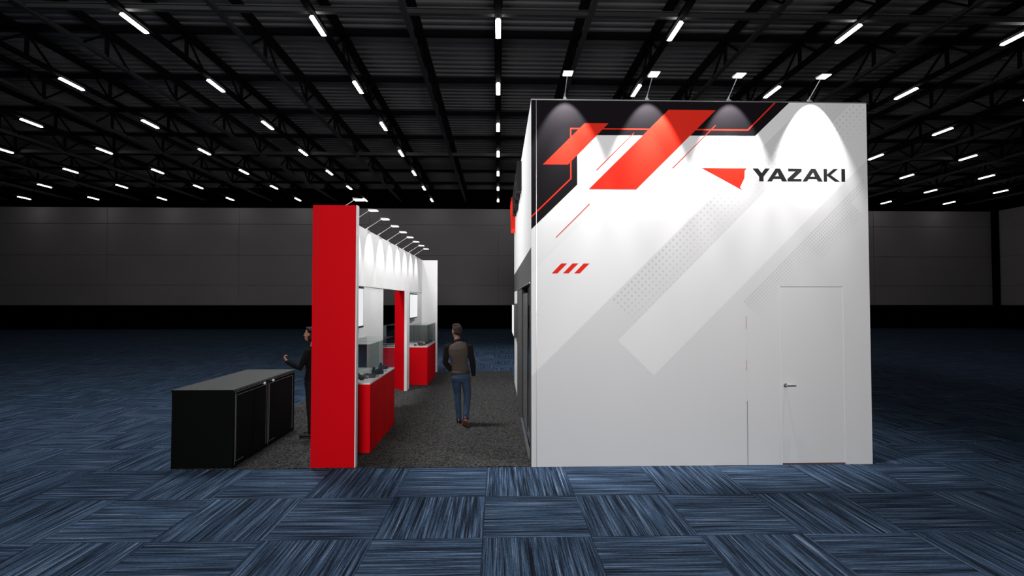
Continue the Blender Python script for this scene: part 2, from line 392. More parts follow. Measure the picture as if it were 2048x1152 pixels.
LET = [[(3.476, 4.018), (3.552, 4.018), (3.602, 3.954), (3.650, 4.018), (3.714, 4.018), (3.626, 3.907), (3.626, 3.843), (3.566, 3.843), (3.566, 3.907)],
       ([(3.677, 3.843), (3.796, 4.018), (3.857, 4.018), (3.953, 3.843), (3.885, 3.843), (3.865, 3.877), (3.763, 3.877), (3.742, 3.843)], [(3.784, 3.911), (3.845, 3.911), (3.823, 3.968)]),
       [(3.970, 4.018), (4.157, 4.018), (4.157, 3.982), (4.042, 3.878), (4.153, 3.878), (4.153, 3.843), (3.958, 3.843), (3.958, 3.876), (4.070, 3.981), (3.970, 3.981)],
       ([(4.165, 3.843), (4.287, 4.018), (4.350, 4.018), (4.450, 3.843), (4.384, 3.843), (4.362, 3.877), (4.253, 3.877), (4.230, 3.843)], [(4.275, 3.911), (4.342, 3.911), (4.317, 3.968)]),
       [(4.463, 4.018), (4.511, 4.018), (4.511, 3.944), (4.604, 4.018), (4.663, 4.018), (4.563, 3.934), (4.689, 3.843), (4.619, 3.843), (4.511, 3.924), (4.511, 3.843), (4.463, 3.843)],
       [(4.711, 4.018), (4.762, 4.018), (4.762, 3.843), (4.711, 3.843)]]
def bridged(outer, hole):
    # connect the hole to the outline through the crossbar's bottom edge
    i = 5   # right end of the crossbar's lower edge
    h = hole[::-1]  # opposite winding
    return outer[:i+1] + [hole[1]] + [hole[2]] + [hole[0]] + [(hole[1][0]-.0004, hole[1][1]+.0004)] + [(outer[i][0]-.0006, outer[i][1])] + outer[i+1:]
def letter_bm(L_, y0, y1):
    bm = bmesh.new()
    if isinstance(L_, tuple):
        o_, h_ = L_; apex = h_[2]; mid = (apex[0], 4.018)
        # left half and right half meeting above the counter and along the bar
        ax = apex[0]
        left = [o_[0], o_[1], (ax, 4.018), (ax, apex[1]), h_[0], (ax, h_[0][1]), (ax, o_[6][1]), o_[6], o_[7]]
        right = [(ax, 4.018), o_[2], o_[3], o_[4], o_[5], (ax, o_[5][1]), (ax, h_[1][1]), h_[1], (ax, apex[1])]
        prism_xz(bm, left, y0, y1); prism_xz(bm, right, y0, y1)
    else: prism_xz(bm, L_, y0, y1)
    return bm
for L_ in LET: tpart('letter', letter_bm(L_, e-.0015, e), 'letter')
decal('emblem', EMB, 4, 'red')
# panel joints
tpart('panel_joint', box(.513, .518, e-.007, e, 0, TZ), 'trimgrey')
tpart('panel_joint', box(3.361, 3.366, e-.003, e, 0, .86), 'seamdark')
tpart('panel_joint', box(3.361, 3.364, e-.003, e, .86, 2.02), 'grey')
tpart('joint_tape', box(3.359, 3.366, e-.004, e, 1.27, 1.40), 'pink'); tpart('joint_tape', box(3.359, 3.366, e-.004, e, 1.83, 2.0), 'pink')
# door
bm = box(DX0+.004, DX1-.004, e+.001, e+.04, .022, DZ-.005, bev=.0015); dr = tpart('door', bm, 'grey')
bm = bmesh.new()
for x0, x1, z0, z1 in ((DX0-.002, DX0+.004, 0, DZ), (DX1-.004, DX1+.003, 0, DZ)): bx(bm, x0, x1, e-.003, e+.03, z0, z1)
tpart('door_frame', bm, 'light')
tpart('door_head_gap', box(DX0+.004, DX1-.004, e+.003, e+.03, DZ-.005, DZ), 'seam')
tpart('door_sill', box(DX0, DX1, e+.0, e+.05, 0, .02), mat('sill', (.12, .05, .045), .6))
def tube_t(bm, pts, r, n=10):
    for a, b in zip(pts[:-1], pts[1:]): tube(bm, a, b, r, n)
bm = bmesh.new()
tube(bm, (3.892, e+.012, 1.065), (3.892, e-.002, 1.065), .027, 20)
tube(bm, (3.892, e, 1.065), (3.892, e-.052, 1.065), .010, 12); tube(bm, (3.886, e-.052, 1.065), (4.005, e-.052, 1.065), .0095, 12)
h_ = tpart('door_handle', bm, 'chrome', smooth=False)
# other walls
tpart('side_wall', box(TX0, TX0+.07, TY0+.09, TY1, 2.93, TZ), 'white')
tpart('fascia', box(TX0-.002, TX0+.07, TY0+.004, TY1-.1, 2.46, 2.93), 'fascia')
tpart('corner_post', box(TX0-.002, TX0+.07, TY0+.004, 7.19, 0, 2.46), 'fascia')
tpart('side_panel', box(TX0+.0, TX0+.07, 9.62, 11.93, 0, 2.46), 'fascia')
tpart('side_panel', box(TX0-.0, TX0+.07, 11.93, 13.95, 0, 2.46), 'white')
tpart('back_wall', box(TX0+.07, TX1, TY1-.09, TY1, 0, TZ), 'white')
tpart('right_wall', box(TX1-.07, TX1, TY0+.09, TY1-.09, 0, TZ), 'white')
tpart('roof', box(TX0+.07, TX1-.07, TY0+.09, TY1-.09, TZ-.25, TZ-.2), 'fascia')
# glazed entrance in the side
tpart('inner_partition', box(TX0+.9, TX0+.95, TY0+.09, 12.5, 0, 2.46), 'fascia')
tpart('side_light', box(TX0+.03, TX0+.04, 7.23, 8.18, .05, 2.42), 'doorglass')
gd = tpart('glass_door', box(TX0+.02, TX0+.032, 8.30, 9.48, .10, 2.34), 'reflect_glass')
bm = bmesh.new()
for a, b, c, d in ((8.20, 8.30, 0, 2.46), (9.48, 9.60, 0, 2.46), (8.30, 9.48, 2.34, 2.46), (8.30, 9.48, 0, .10)): bx(bm, TX0-.012, TX0+.06, a, b, c, d)
obj('door_frame', bm, 'alu', gd)
bm = bmesh.new(); tube(bm, (TX0+.02, 9.36, .98), (TX0-.05, 9.36, .98), .012); tube(bm, (TX0-.05, 9.37, .98), (TX0-.05, 9.22, .98), .011)
obj('door_handle', bm, 'chrome', gd)
tpart('threshold', box(TX0-.02, TX0+.02, 7.19, 9.62, .012, .03), 'trimgrey')
tpart('head_trim', box(TX0-.012, TX0, 7.1, 12.0, 2.455, 2.47), 'trimgrey')

# raised sign on the tower side: letters and emblem standing off the wall
sg = thing('raised_sign', 'raised dark letters and red emblem mounted high on the tower side facing the aisle', 'sign', (TX0, 11.9, 4.55))
k = 3.25/(4.762-3.476)                      # wide lettering
def side_map(bm, depth):
    # front-sign x,z -> y (running towards the camera), z
    for v in bm.verts:
        x, y, z = v.co
        yy = 9.62+(4.762-x)*k; zz = 4.31+(z-3.843)*3.14
        v.co = Vector((TX0-depth*y, yy, zz))
    bm.transform(Matrix.Translation((-TX0, -11.9, -4.55)))
for L_ in LET:
    bm = letter_bm(L_, 0, 1); side_map(bm, .085); obj('letter', bm, 'letter', sg)
bm = bmesh.new(); prism_xz(bm, EMB, 0, 1)
for v in bm.verts:
    x, y, z = v.co; v.co = Vector((TX0-.11*y - TX0, (13.0+(3.399-x)*2.1) - 11.9, 4.86+(z-4.019)*3.0 - 4.55))
obj('emblem', bm, 'red', sg)

# ------------------------------------------------------------------ left wall run
lw = thing('display_wall', 'long white display wall with red end panel, doorway and return, left of the aisle', 'exhibition wall', (-2.4, 6.86, GZ))
def lpart(name, bm, m, parent=lw):
    bm.transform(Matrix.Translation((2.4, -6.86, -GZ))); return obj(name, bm, m, parent)
WZ = 3.485
lpart('end_panel', box(-2.465, -1.893, 6.862, 6.945, GZ, WZ), 'redl')
lpart('panel_edge', box(-1.893, -1.878, 6.862, 6.955, GZ, WZ), 'white')
lpart('panel_joint', box(-2.397, -2.393, 6.8605, 6.863, GZ, WZ), mat('dark_red_joint', (.16, .002, .003), .6))
lpart('header', box(-2.47, -2.352, 6.945, 15.99, 2.465, WZ), 'white')
lpart('wall_panel', box(-2.47, -2.362, 6.945, 9.77, GZ, 2.463), 'white')
lpart('wall_panel', box(-2.47, -2.366, 9.772, 10.64, GZ, 2.463), 'white')
lpart('wall_panel', box(-2.47, -2.362, 13.0, 15.99, GZ, 2.463), 'white')
lpart('return_wall', box(-2.47, -1.888, 15.99, 16.09, GZ, WZ), 'white')
bm = bmesh.new()
a = [bm.verts.new((x, y, z)) for z in (GZ, 2.463) for x, y in ((-2.296, 12.65), (-2.296, 12.70), (-2.40, 13.05), (-2.61, 13.05))]
for f in ((0, 1, 2, 3), (7, 6, 5, 4), (0, 3, 7, 4), (1, 5, 6, 2), (0, 4, 5, 1), (2, 6, 7, 3)): bm.faces.new([a[i] for i in f])
lpart('doorway_jamb', bm, 'redl')
lpart('jamb_edge', box(-2.296, -2.232, 12.65, 13.0, GZ, 2.463), 'white')

# ------------------------------------------------------------------ arm lights
def arm_light(name_label, base, dirv, group, power, rz, wash=0):
    t = thing('arm_light', name_label, 'display light', base, rz, group)
    # local frame: arm reaches towards -Y
    obj('clamp', (lambda bm: (bx(bm, -.022, .022, -.05, .05, 0, .012), bx(bm, -.016, .016, -.014, .014, .012, .045), bm)[-1])(bmesh.new()), 'lampmetal', t)
    bm = bmesh.new(); tube(bm, (0, 0, .04), (0, -.045, .075), .013, 10, .008); obj('joint', bm, 'lampmetal', t)
    bm = bmesh.new(); tube(bm, (0, -.04, .07), (0, -.285, .232), .0055, 8); obj('arm', bm, 'lampmetal', t)
    bm = bmesh.new(); prism_yz = [(-.26, .243), (-.40, .232), (-.41, .222), (-.26, .222)]
    vs0 = [bm.verts.new((-.065, y, z)) for y, z in prism_yz]; vs1 = [bm.verts.new((.065, y, z)) for y, z in prism_yz]
    bm.faces.new(vs0); bm.faces.new(vs1[::-1])
    for i in range(4): bm.faces.new([vs0[i], vs1[i], vs1[(i+1) % 4], vs0[(i+1) % 4]])
    hd = obj('lamp_head', bm, 'lampmetal', t)
    obj('diffuser', box(-.058, .058, -.402, -.268, .214, .2225), 'lampface', hd)
    sp = spot('spot_beam', (0, -.33, .205), (0, math.sin(rad(20)), -math.cos(rad(20))), 60, power, (1, .97, .96), .45, .012, t)
    if wash: spot('spot_beam', (0, -.33, .205), (0, math.sin(rad(9)), -math.cos(rad(9))), 36, wash, (1, .98, .97), 1.0, .012, t)
    return t
names = ['leftmost of four on the tall tower, over its dark corner', 'second from the left on top of the tall tower', 'third from the left on top of the tall tower', 'rightmost of four on the tall tower, above the lettering']
for i, x in enumerate((.908, 2.036, 3.168, 4.296)):
    arm_light('silver arm light, '+names[i], (x, 6.90, TZ+.016), None, 'arm lights on the tower top', 270, 0, 240)
for i in range(9):
    if i == 0: lab = 'silver arm light on the display wall, nearest, rising behind the red end panel'
    elif i == 8: lab = 'silver arm light on the display wall, farthest, beside the return wall'
    else: lab = 'silver arm light on the display wall top, %s from the red end panel' % ordw(i+1)
    arm_light(lab, (-2.40, 7.62+.89*i, WZ), None, 'arm lights on the display wall', 42, PI/2)

# ------------------------------------------------------------------ monitors
def monitor(x, y0, y1, z0, z1, face, label, low):
    cy = (y0+y1)/2; cz = (z0+z1)/2
    t = thing('monitor', label, 'monitor', (x, cy, cz)); w_ = (y1-y0)/2; h = (z1-z0)/2; s = face
    obj('casing', box(min(0, s*.075), max(0, s*.075), -w_, w_, -h, h, bev=.006), 'bezel', t)
    obj('screen', box(min(s*.074, s*.078), max(s*.074, s*.078), -w_+.035, w_-.035, -h+.035, h-.035), 'screen', t)
    if low: obj('speaker_bar', box(min(0, s*.05), max(0, s*.05), -w_*.35, w_*.35, -h-.075, -h-.045), 'trimgrey', t)
    return t
monitor(-2.362, 7.60, 8.80, 1.76, 2.45, 1, 'black framed lit monitor on the display wall, partly behind the red end panel', True)
monitor(-2.362, 13.35, 14.62, 1.74, 2.42, 1, 'black framed lit monitor on the display wall beyond the doorway', True)
monitor(.447, 11.9, 13.5, 1.36, 2.15, -1, 'lit monitor on the white side panel of the tower, seen almost edge on', False)

# ------------------------------------------------------------------ showcases
def showcase(label, loc, group, dx=.50, dy=.575):
    t = thing('display_case', label, 'display case', loc, 0, group)
    obj('plinth', box(0, dx, 0, dy, 0, .985, bev=.003), 'redl', t)
    obj('deck', box(.001, dx-.001, .001, dy-.001, .985, 1.008), 'deck', t)
    bm = bmesh.new(); v = [bm.verts.new((x, y, z)) for z in (1.009, 1.565) for x, y in ((.006, .006), (dx-.006, .006), (dx-.006, dy-.006), (.006, dy-.006))]
    for f in ((4, 5, 6, 7), (0, 1, 5, 4), (1, 2, 6, 5), (2, 3, 7, 6), (3, 0, 4, 7)): bm.faces.new([v[i] for i in f])
    obj('glass_hood', bm, 'glass', t); return t
c0 = None
pos = [((-2.352, 7.515+.588*i, GZ), n, 'cases behind the red end panel') for i, n in enumerate(('nearest of three behind the red end panel', 'middle of three behind the red end panel', 'last of three before the doorway'))]
pos += [((-2.352, 13.53+.578*i, GZ), n, 'cases beyond the doorway') for i, n in enumerate(('nearest of three beyond the doorway', 'middle of three beyond the doorway', 'last of three, by the return wall'))]
pos += [((-2.98, 13.40+.585*i, GZ), n, 'cases on the outer side of the wall') for i, n in enumerate(('outside the wall, seen through the doorway', 'outside the wall, behind the slanted red jamb'))]
for p, n, g in pos:
    lab = 'red plinth with white top and glass hood, '+n
    if c0 is None: c0 = showcase(lab, p, g)
    else: dup(c0, p, 0, lab, g)
DZK = GZ+1.008
def gear(r, h, n, r2=.5):
    bm = bmesh.new(); pts = []
    for i in range(n*4):
        a = 2*PI*i/(n*4); q = r*(1 if i % 4 in (0, 1) else .84); pts.append((q*math.cos(a), q*math.sin(a)))
    inn = [(r*r2*math.cos(2*PI*i/(n*4)), r*r2*math.sin(2*PI*i/(n*4))) for i in range(n*4)]
    N_ = n*4
    V = [[bm.verts.new((x, y, z)) for x, y in ring] for z in (0, h) for ring in (pts, inn)]
    for i in range(N_):
        j = (i+1) % N_
        bm.faces.new([V[0][i], V[0][j], V[1][j], V[1][i]]); bm.faces.new([V[2][i], V[3][i], V[3][j], V[2][j]])
        bm.faces.new([V[0][i], V[2][i], V[2][j], V[0][j]]); bm.faces.new([V[1][i], V[1][j], V[3][j], V[3][i]])
    return bm
def connector(kind):
    bm = bmesh.new()
    if kind == 'block':
        bx(bm, -.045, .045, -.03, .03, 0, .05, bev=.004); bx(bm, -.03, .03, -.038, -.028, .01, .04); bx(bm, -.02, .02, .028, .045, .012, .035)
        for i in range(-2, 3): bx(bm, i*.016-.004, i*.016+.004, -.018, .018, .05, .066)
    elif kind == 'drum':
        tube(bm, (-.035, 0, .032), (.012, 0, .032), .032, 20); tube(bm, (.012, 0, .032), (.05, 0, .032), .02, 16); tube(bm, (.02, 0, .032), (.028, 0, .032), .029, 18)
        bx(bm, -.02, .005, -.03, .03, 0, .02)
    elif kind == 'bracket':
        bx(bm, -.06, .06, -.035, .035, 0, .014, bev=.003); bx(bm, -.06, -.045, -.035, .035, .014, .07); bx(bm, .01, .045, -.03, .03, .014, .045, bev=.004); tube(bm, (-.02, 0, .014), (-.02, 0, .05), .015, 14)
    elif kind == 'tower_plug':
        bx(bm, -.028, .028, -.028, .028, 0, .075, bev=.005); tube(bm, (0, 0, .07), (0, 0, .11), .02, 14); bx(bm, .026, .05, -.012, .012, .02, .04); bx(bm, -.034, .034, -.034, .034, .02, .032)
    else:
        return gear(.05, .028, 12)
    return bm
IT = [  # x, y, kind, material, scale, rz, label
 (-2.14, 7.68, 'drum', 'part2', 1.15, .3, 'grey drum-shaped connector at the front of the nearest display case'),
 (-2.04, 7.78, 'drum', 'part', .9, 1.1, 'small dark drum connector at the front of the nearest display case'),
 (-2.07, 7.93, 'bracket', 'part2', 1.3, .5, 'large grey bracket part in the middle of the nearest display case'),
 (-2.20, 7.97, 'gear', 'part', .8, 0, 'small dark ring part left in the nearest display case'),
 (-1.95, 8.02, 'block', 'part', 1.1, .2, 'dark block connector near the rear right of the nearest display case'),
 (-2.10, 8.30, 'gear', 'part2', .9, 0, 'grey toothed ring part in the middle display case behind the red panel'),
 (-1.98, 8.26, 'tower_plug', 'part', 1.2, .3, 'tall dark plug part in the middle display case behind the red panel'),
 (-1.93, 8.42, 'block', 'part', 1.3, .8, 'dark wide block connector in the middle display case behind the red panel'),
 (-2.02, 8.92, 'tower_plug', 'part', 1.1, 0, 'tall dark plug part in the farthest case before the doorway'),
 (-1.98, 9.08, 'bracket', 'part', 1.0, 1.0, 'dark bracket part in the farthest case before the doorway'),
 (-2.20, 13.72, 'drum', 'part2', .8, 0, 'small grey drum part in the nearest case beyond the doorway'),
 (-2.06, 13.80, 'block', 'partred', 1.2, .4, 'reddish block part in the nearest case beyond the doorway'),
 (-2.00, 13.93, 'gear', 'partred', 1.2, .2, 'reddish toothed ring in the nearest case beyond the doorway'),
 (-2.12, 14.02, 'bracket', 'part', 1.0, 1.2, 'dark bracket part in the nearest case beyond the doorway'),
 (-1.98, 14.36, 'block', 'part', 1.1, .2, 'dark block part in the middle case beyond the doorway'),
 (-1.96, 14.92, 'drum', 'part2', 1.1, .7, 'grey drum part in the farthest case by the return wall'),
 (-2.74, 14.10, 'block', 'part', 1.2, .5, 'dark block part in a display case seen through the doorway'),
]
nm = {'drum': 'drum_connector', 'block': 'block_connector', 'bracket': 'bracket_part', 'tower_plug': 'plug_connector', 'gear': 'toothed_ring'}
for x, y, kd, m_, sc, rz, lab in IT:
    bm = connector(kd); bm.transform(Matrix.Scale(sc, 4)); o = obj(nm[kd], bm, m_); o.location = (x, y, DZK); o.rotation_euler = (0, 0, rz)
    tag(o, lab, 'connector', 'electrical parts on show in the glass cases')

# ------------------------------------------------------------------ counter
ct = thing('reception_counter', 'long black counter cabinet with two doors at the left edge of the stand', 'counter', (-3.88, 6.87, GZ))
def cpart(name, bm, m, parent=ct):
    bm.transform(Matrix.Translation((3.88, -6.87, -GZ))); return obj(name, bm, m, parent)
CX0, CX1, CY0, CY1, CZ = -4.275, -3.482, 6.872, 8.90, 1.04
bm = bmesh.new()
bx(bm, CX0, CX0+.03, CY0, CY1, GZ, CZ-.03); bx(bm, CX0+.03, CX1-.045, CY0, CY0+.03, GZ, CZ-.03); bx(bm, CX0+.03, CX1-.045, CY1-.03, CY1, GZ, CZ-.03)
bx(bm, CX1-.045, CX1, CY0, 6.935, GZ, CZ-.03); bx(bm, CX1-.045, CX1, CY1-.05, CY1, GZ, CZ-.03)
bx(bm, CX1-.045, CX1, 7.865, 7.92, GZ, CZ-.03); bx(bm, CX1-.045, CX1, 6.935, CY1-.05, GZ, GZ+.045); bx(bm, CX1-.045, CX1, 6.935, CY1-.05, .975, CZ-.03)
bx(bm, CX0+.03, CX1-.05, CY0+.03, CY1-.03, GZ, GZ+.03)
cpart('cabinet_body', bm, 'counter')
cpart('countertop', box(CX0-.005, CX1+.005, CY0-.005, CY1+.005, CZ-.03, CZ, bev=.004), 'ctop')
cpart('edge_band', box(CX0-.004, CX1+.008, CY0-.008, CY0-.004, CZ-.03, CZ-.004), 'counter')
def cdoor(y0, y1, yk, ajar):
    bm = box(-.030, 0, 0, y1-y0-.008, .062-GZ, .968-GZ, bev=.002)
    d = obj('door', bm, 'counter', ct); d.location = (CX1-.004+3.88, y0+.004-6.87, 0)
    if ajar: 
        # hinged at its near side, opened a little
        d.rotation_euler = (0, 0, -rad(ajar))
    W_ = y1-y0-.008; t = .007; bm = bmesh.new()
    z0, z1 = .062-GZ, .968-GZ
    for a, b, c, dd in ((.012, .012+t, z0+.012, z1-.012), (W_-.012-t, W_-.012, z0+.012, z1-.012), (.012, W_-.012, z1-.012-t, z1-.012), (.012, W_*.25, z0+.012, z0+.012+t), (W_*.93, W_-.012, z0+.012, z0+.012+t)):
        bx(bm, 0, .003, a, b, c, dd)
    obj('edge_trim', bm, 'ctrim', d)
    return d
d1_ = cdoor(6.94, 7.862, 7.736, 0); d2_ = cdoor(7.925, 8.845, 8.075, 0)
bm = bmesh.new()
for y0 in (6.928, 7.890): bx(bm, CX1-.001, CX1+.003, y0, y0+.006, GZ+.03, .995)
bx(bm, CX1-.001, CX1+.003, 6.928, 7.80, .992, .998); bx(bm, CX1-.001, CX1+.003, 7.95, 8.86, .992, .998)
cpart('reveal_trim', bm, 'ctrim')
for d, yk in ((d1_, 7.76), (d2_, 8.05)):
    bm = bmesh.new(); tube(bm, (CX1-.004, yk, .985), (CX1+.022, yk, .985), .019, 20); cpart('lock_knob', bm, 'knob')
# folded front of the first door: a slanted pull panel
bm = bmesh.new(); a = [(CX1, 7.46, .07), (CX1+.035, 7.56, .07), (CX1, 7.83, .07)]
V0 = [bm.verts.new(p) for p in a]; V1 = [bm.verts.new((x, y, .93 if i != 1 else .935)) for i, (x, y, z) in enumerate(a)]
bm.faces.new(V0); bm.faces.new(V1[::-1])
for i in range(3): bm.faces.new([V0[i], V0[(i+1) % 3], V1[(i+1) % 3], V1[i]])
cpart('door_pull_panel', bm, 'counter')

# ------------------------------------------------------------------ people
def loft(bm, rings, n=16, side=(1, 0, 0), cap=True):
    """rings: (x,y,z, ra, rb) ; ra along the side direction, rb perpendicular"""
    P = [Vector(r[:3]) for r in rings]; prev = None; R = []
    for i, r in enumerate(rings):
        t = (P[min(i+1, len(P)-1)]-P[max(i-1, 0)]).normalized()
        s = Vector(side) if prev is None else prev
        s = (s - t*s.dot(t)); s = s.normalized() if s.length > 1e-4 else Vector((0, 1, 0)); prev = s; u = t.cross(s)
        R.append([bm.verts.new(P[i]+s*r[3]*math.cos(2*PI*k/n)+u*r[4]*math.sin(2*PI*k/n)) for k in range(n)])
    for a, b in zip(R[:-1], R[1:]):
        for k in range(n): bm.faces.new([a[k], a[(k+1) % n], b[(k+1) % n], b[k]])
    if cap: bm.faces.new(R[0][::-1]); bm.faces.new(R[-1])
def blob(bm, c, r, rot=None, seg=16):
    m_ = Matrix.Translation(c)
    if rot: m_ = m_ @ rot
    m_ = m_ @ Matrix.Diagonal((*r, 1)); bmesh.ops.create_uvsphere(bm, u_segments=seg, v_segments=seg-4, radius=1, matrix=m_)
def limb(bm, pts, n=12):   # pts (x,y,z,r), rounded at both ends
    loft(bm, [(x, y, z, r, r) for x, y, z, r in pts], n)
    blob(bm, pts[0][:3], (pts[0][3],)*3); blob(bm, pts[-1][:3], (pts[-1][3],)*3)
def soft(o, vox, it=4, f=.6):
    r = o.modifiers.new('remesh', 'REMESH'); r.mode = 'VOXEL'; r.voxel_size = vox; r.use_smooth_shade = True
    s = o.modifiers.new('smooth', 'SMOOTH'); s.factor = f; s.iterations = it
    return o
def head(bm, c, yaw, s=1.0, tilt=0):
    """skull, jaw, nose, ears, eye sockets; faces local +Y before yaw"""
    R_ = Matrix.Rotation(yaw, 4, 'Z') @ Matrix.Rotation(tilt, 4, 'X'); T = Matrix.Translation(c) @ R_
    def B(p, r): 
        bmesh.ops.create_uvsphere(bm, u_segments=18, v_segments=12, radius=1, matrix=T @ Matrix.Translation(Vector(p)*s) @ Matrix.Diagonal((r[0]*s, r[1]*s, r[2]*s, 1)))
    B((0, -.012, .03), (.074, .094, .088)); B((0, .02, -.02), (.062, .074, .078)); B((0, .045, -.075), (.040, .042, .035))
    B((0, .092, -.022), (.011, .020, .014)); B((0, .086, .0), (.008, .013, .028)); B((0, .083, -.055), (.024, .012, .007)); B((0, .082, -.067), (.020, .012, .007))
    for q in (-1, 1):
        B((q*.075, -.005, -.01), (.010, .019, .032)); B((q*.030, .072, .018), (.020, .012, .007)); B((q*.036, .066, -.020), (.018, .014, .016)); B((q*.030, .076, .003), (.012, .008, .008))
    return T
def hand(bm, wrist, d, palm_n, s=1.0, curl=.5, thumb_side=1):
    """wrist point, direction of the fingers, palm normal; five separate fingers"""
    d = Vector(d).normalized(); nrm = Vector(palm_n); nrm = (nrm-d*nrm.dot(d)).normalized(); sd = d.cross(nrm)*thumb_side
    w = Vector(wrist)
    loft(bm, [(*(w-d*.01), .024*s, .020*s), (*(w+d*.03*s), .034*s, .017*s), (*(w+d*.075*s), .040*s, .014*s), (*(w+d*.092*s), .036*s, .011*s)], 12, side=sd)
    for i, (off, ln) in enumerate(((.028, .070), (.0095, .080), (-.0095, .074), (-.028, .058))):
        p = w+d*.088*s+sd*off*s; q = [p]; ang = 0; L_ = ln*s
        for f_ in (.42, .32, .26):
            ang += curl*(1+.12*i); dd = d*math.cos(ang)+nrm*math.sin(ang); q.append(q[-1]+dd*L_*f_)
        loft(bm, [(*v, r*s, r*s) for v, r in zip(q, (.0095, .0088, .008, .0066))], 8); blob(bm, q[-1], (.0066*s,)*3, seg=8)
    p = w+d*.028*s+sd*.028*s; a = p+(d*.55+sd*.75+nrm*.25).normalized()*.040*s; b = a+(d*.9+sd*.1+nrm*.4).normalized()*.030*s
    loft(bm, [(*p, .013*s, .013*s), (*a, .0105*s, .0105*s), (*b, .008*s, .008*s)], 8); blob(bm, b, (.008*s,)*3, seg=8)

# --- man walking away, facing +Y, origin on the carpet under the hips
mo = Vector((-.66, 9.2, GZ))
man = thing('person', 'person in taupe vest, dark sleeves and blue jeans walking away down the aisle', 'person', mo)
HC = (-.085, .06, 1.655)          # head centre
bm = bmesh.new()
head(bm, HC, rad(38), 1.06)
loft(bm, [(-.055, .0, 1.36, .075, .07), (-.068, .02, 1.46, .056, .056), (-.08, .045, 1.58, .052, .055)], 14)
loft(bm, [(-.01, 0, .90, .145, .10), (-.02, 0, 1.05, .13, .09), (-.04, 0, 1.22, .155, .10), (-.05, 0, 1.36, .15, .09), (-.055, .0, 1.42, .06, .06)], 18)
SL, SR = (-.235, .0, 1.395), (.135, .0, 1.395)
EL, WL = (-.285, .01, 1.10), (-.165, .13, .925)
ER, WR = (.205, -.02, 1.115), (.222, .05, .875)
limb(bm, [(SL[0], SL[1], SL[2]-.03, .038), (*EL, .038), (*WL, .027)]); limb(bm, [(SR[0], SR[1], SR[2]-.03, .038), (*ER, .038), (*WR, .027)])
hand(bm, WR, (.02, .10, -1), (-1, .1, 0), 1.0, .28, 1)
hand(bm, WL, (.35, .45, -.6), (.6, -.5, 0), 1.0, .4, -1)
KL, AL_ = (-.07, .10, .50), (-.045, .10, .095)
KR, AR = (.115, .00, .49), (.100, -.16, .16)
limb(bm, [(-.095, 0, .88, .075), (*KL, .05), (*AL_, .036)]); limb(bm, [(.08, 0, .88, .075), (*KR, .05), (*AR, .036)])
soft(obj('body', bm, 'skin', man), .0055, 3)
# hair
bm = bmesh.new(); T = Matrix.Translation(HC) @ Matrix.Rotation(rad(38), 4, 'Z')
for p, r in (((0, -.022, .045), (.085, .098, .088)), ((0, -.05, -.005), (.078, .068, .075)), ((0, .045, .095), (.062, .05, .036)), ((.03, .02, .105), (.05, .06, .034)), ((-.03, -.02, .11), (.05, .06, .03))):
    bmesh.ops.create_uvsphere(bm, u_segments=18, v_segments=12, radius=1, matrix=T @ Matrix.Translation(p) @ Matrix.Diagonal((*r, 1)))
soft(obj('hair', bm, 'hair', man), .008, 2)
# vest
bm = bmesh.new()
loft(bm, [(-.012, -.005, .93, .158, .118), (-.016, -.005, .99, .148, .110), (-.028, -.01, 1.10, .146, .108), (-.042, -.012, 1.24, .180, .122), (-.05, -.010, 1.34, .190, .118), (-.052, -.006, 1.40, .180, .098), (-.053, -.002, 1.43, .140, .084), (-.062, .008, 1.455, .075, .070)], 28)
loft(bm, [(-.012, -.004, .985, .153, .114), (-.013, -.004, 1.0, .158, .118), (-.013, -.004, 1.015, .151, .113)], 28)
soft(obj('vest', bm, 'vest', man), .008, 3)
bm = bmesh.new(); loft(bm, [(-.010, -.004, .895, .168, .126), (-.011, -.004, .905, .176, .134), (-.012, -.004, .95, .172, .130), (-.012, -.005, .965, .160, .120)], 28); obj('vest_hem', bm, 'belt', man, True)
bm = bmesh.new(); loft(bm, [(-.065, .012, 1.43, .072, .068), (-.070, .022, 1.475, .064, .064), (-.074, .030, 1.50, .060, .062)], 20); obj('collar', bm, 'sleeve', man, True)
for (s_, e_, w_) in ((SL, EL, WL), (SR, ER, WR)):
    bm = bmesh.new(); sgn = -1 if s_[0] < 0 else 1
    m1 = [s_[i]*.5+e_[i]*.5 for i in range(3)]; m2 = [e_[i]*.55+w_[i]*.45 for i in range(3)]
    limb(bm, [(s_[0]-sgn*.025, s_[1], s_[2]-.012, .064), (s_[0]+sgn*.006, s_[1], s_[2]-.015, .073), (*m1, .060), (*e_, .052), (*m2, .050), (*w_, .038)])
    soft(obj('sleeve', bm, 'sleeve', man), .008, 3)
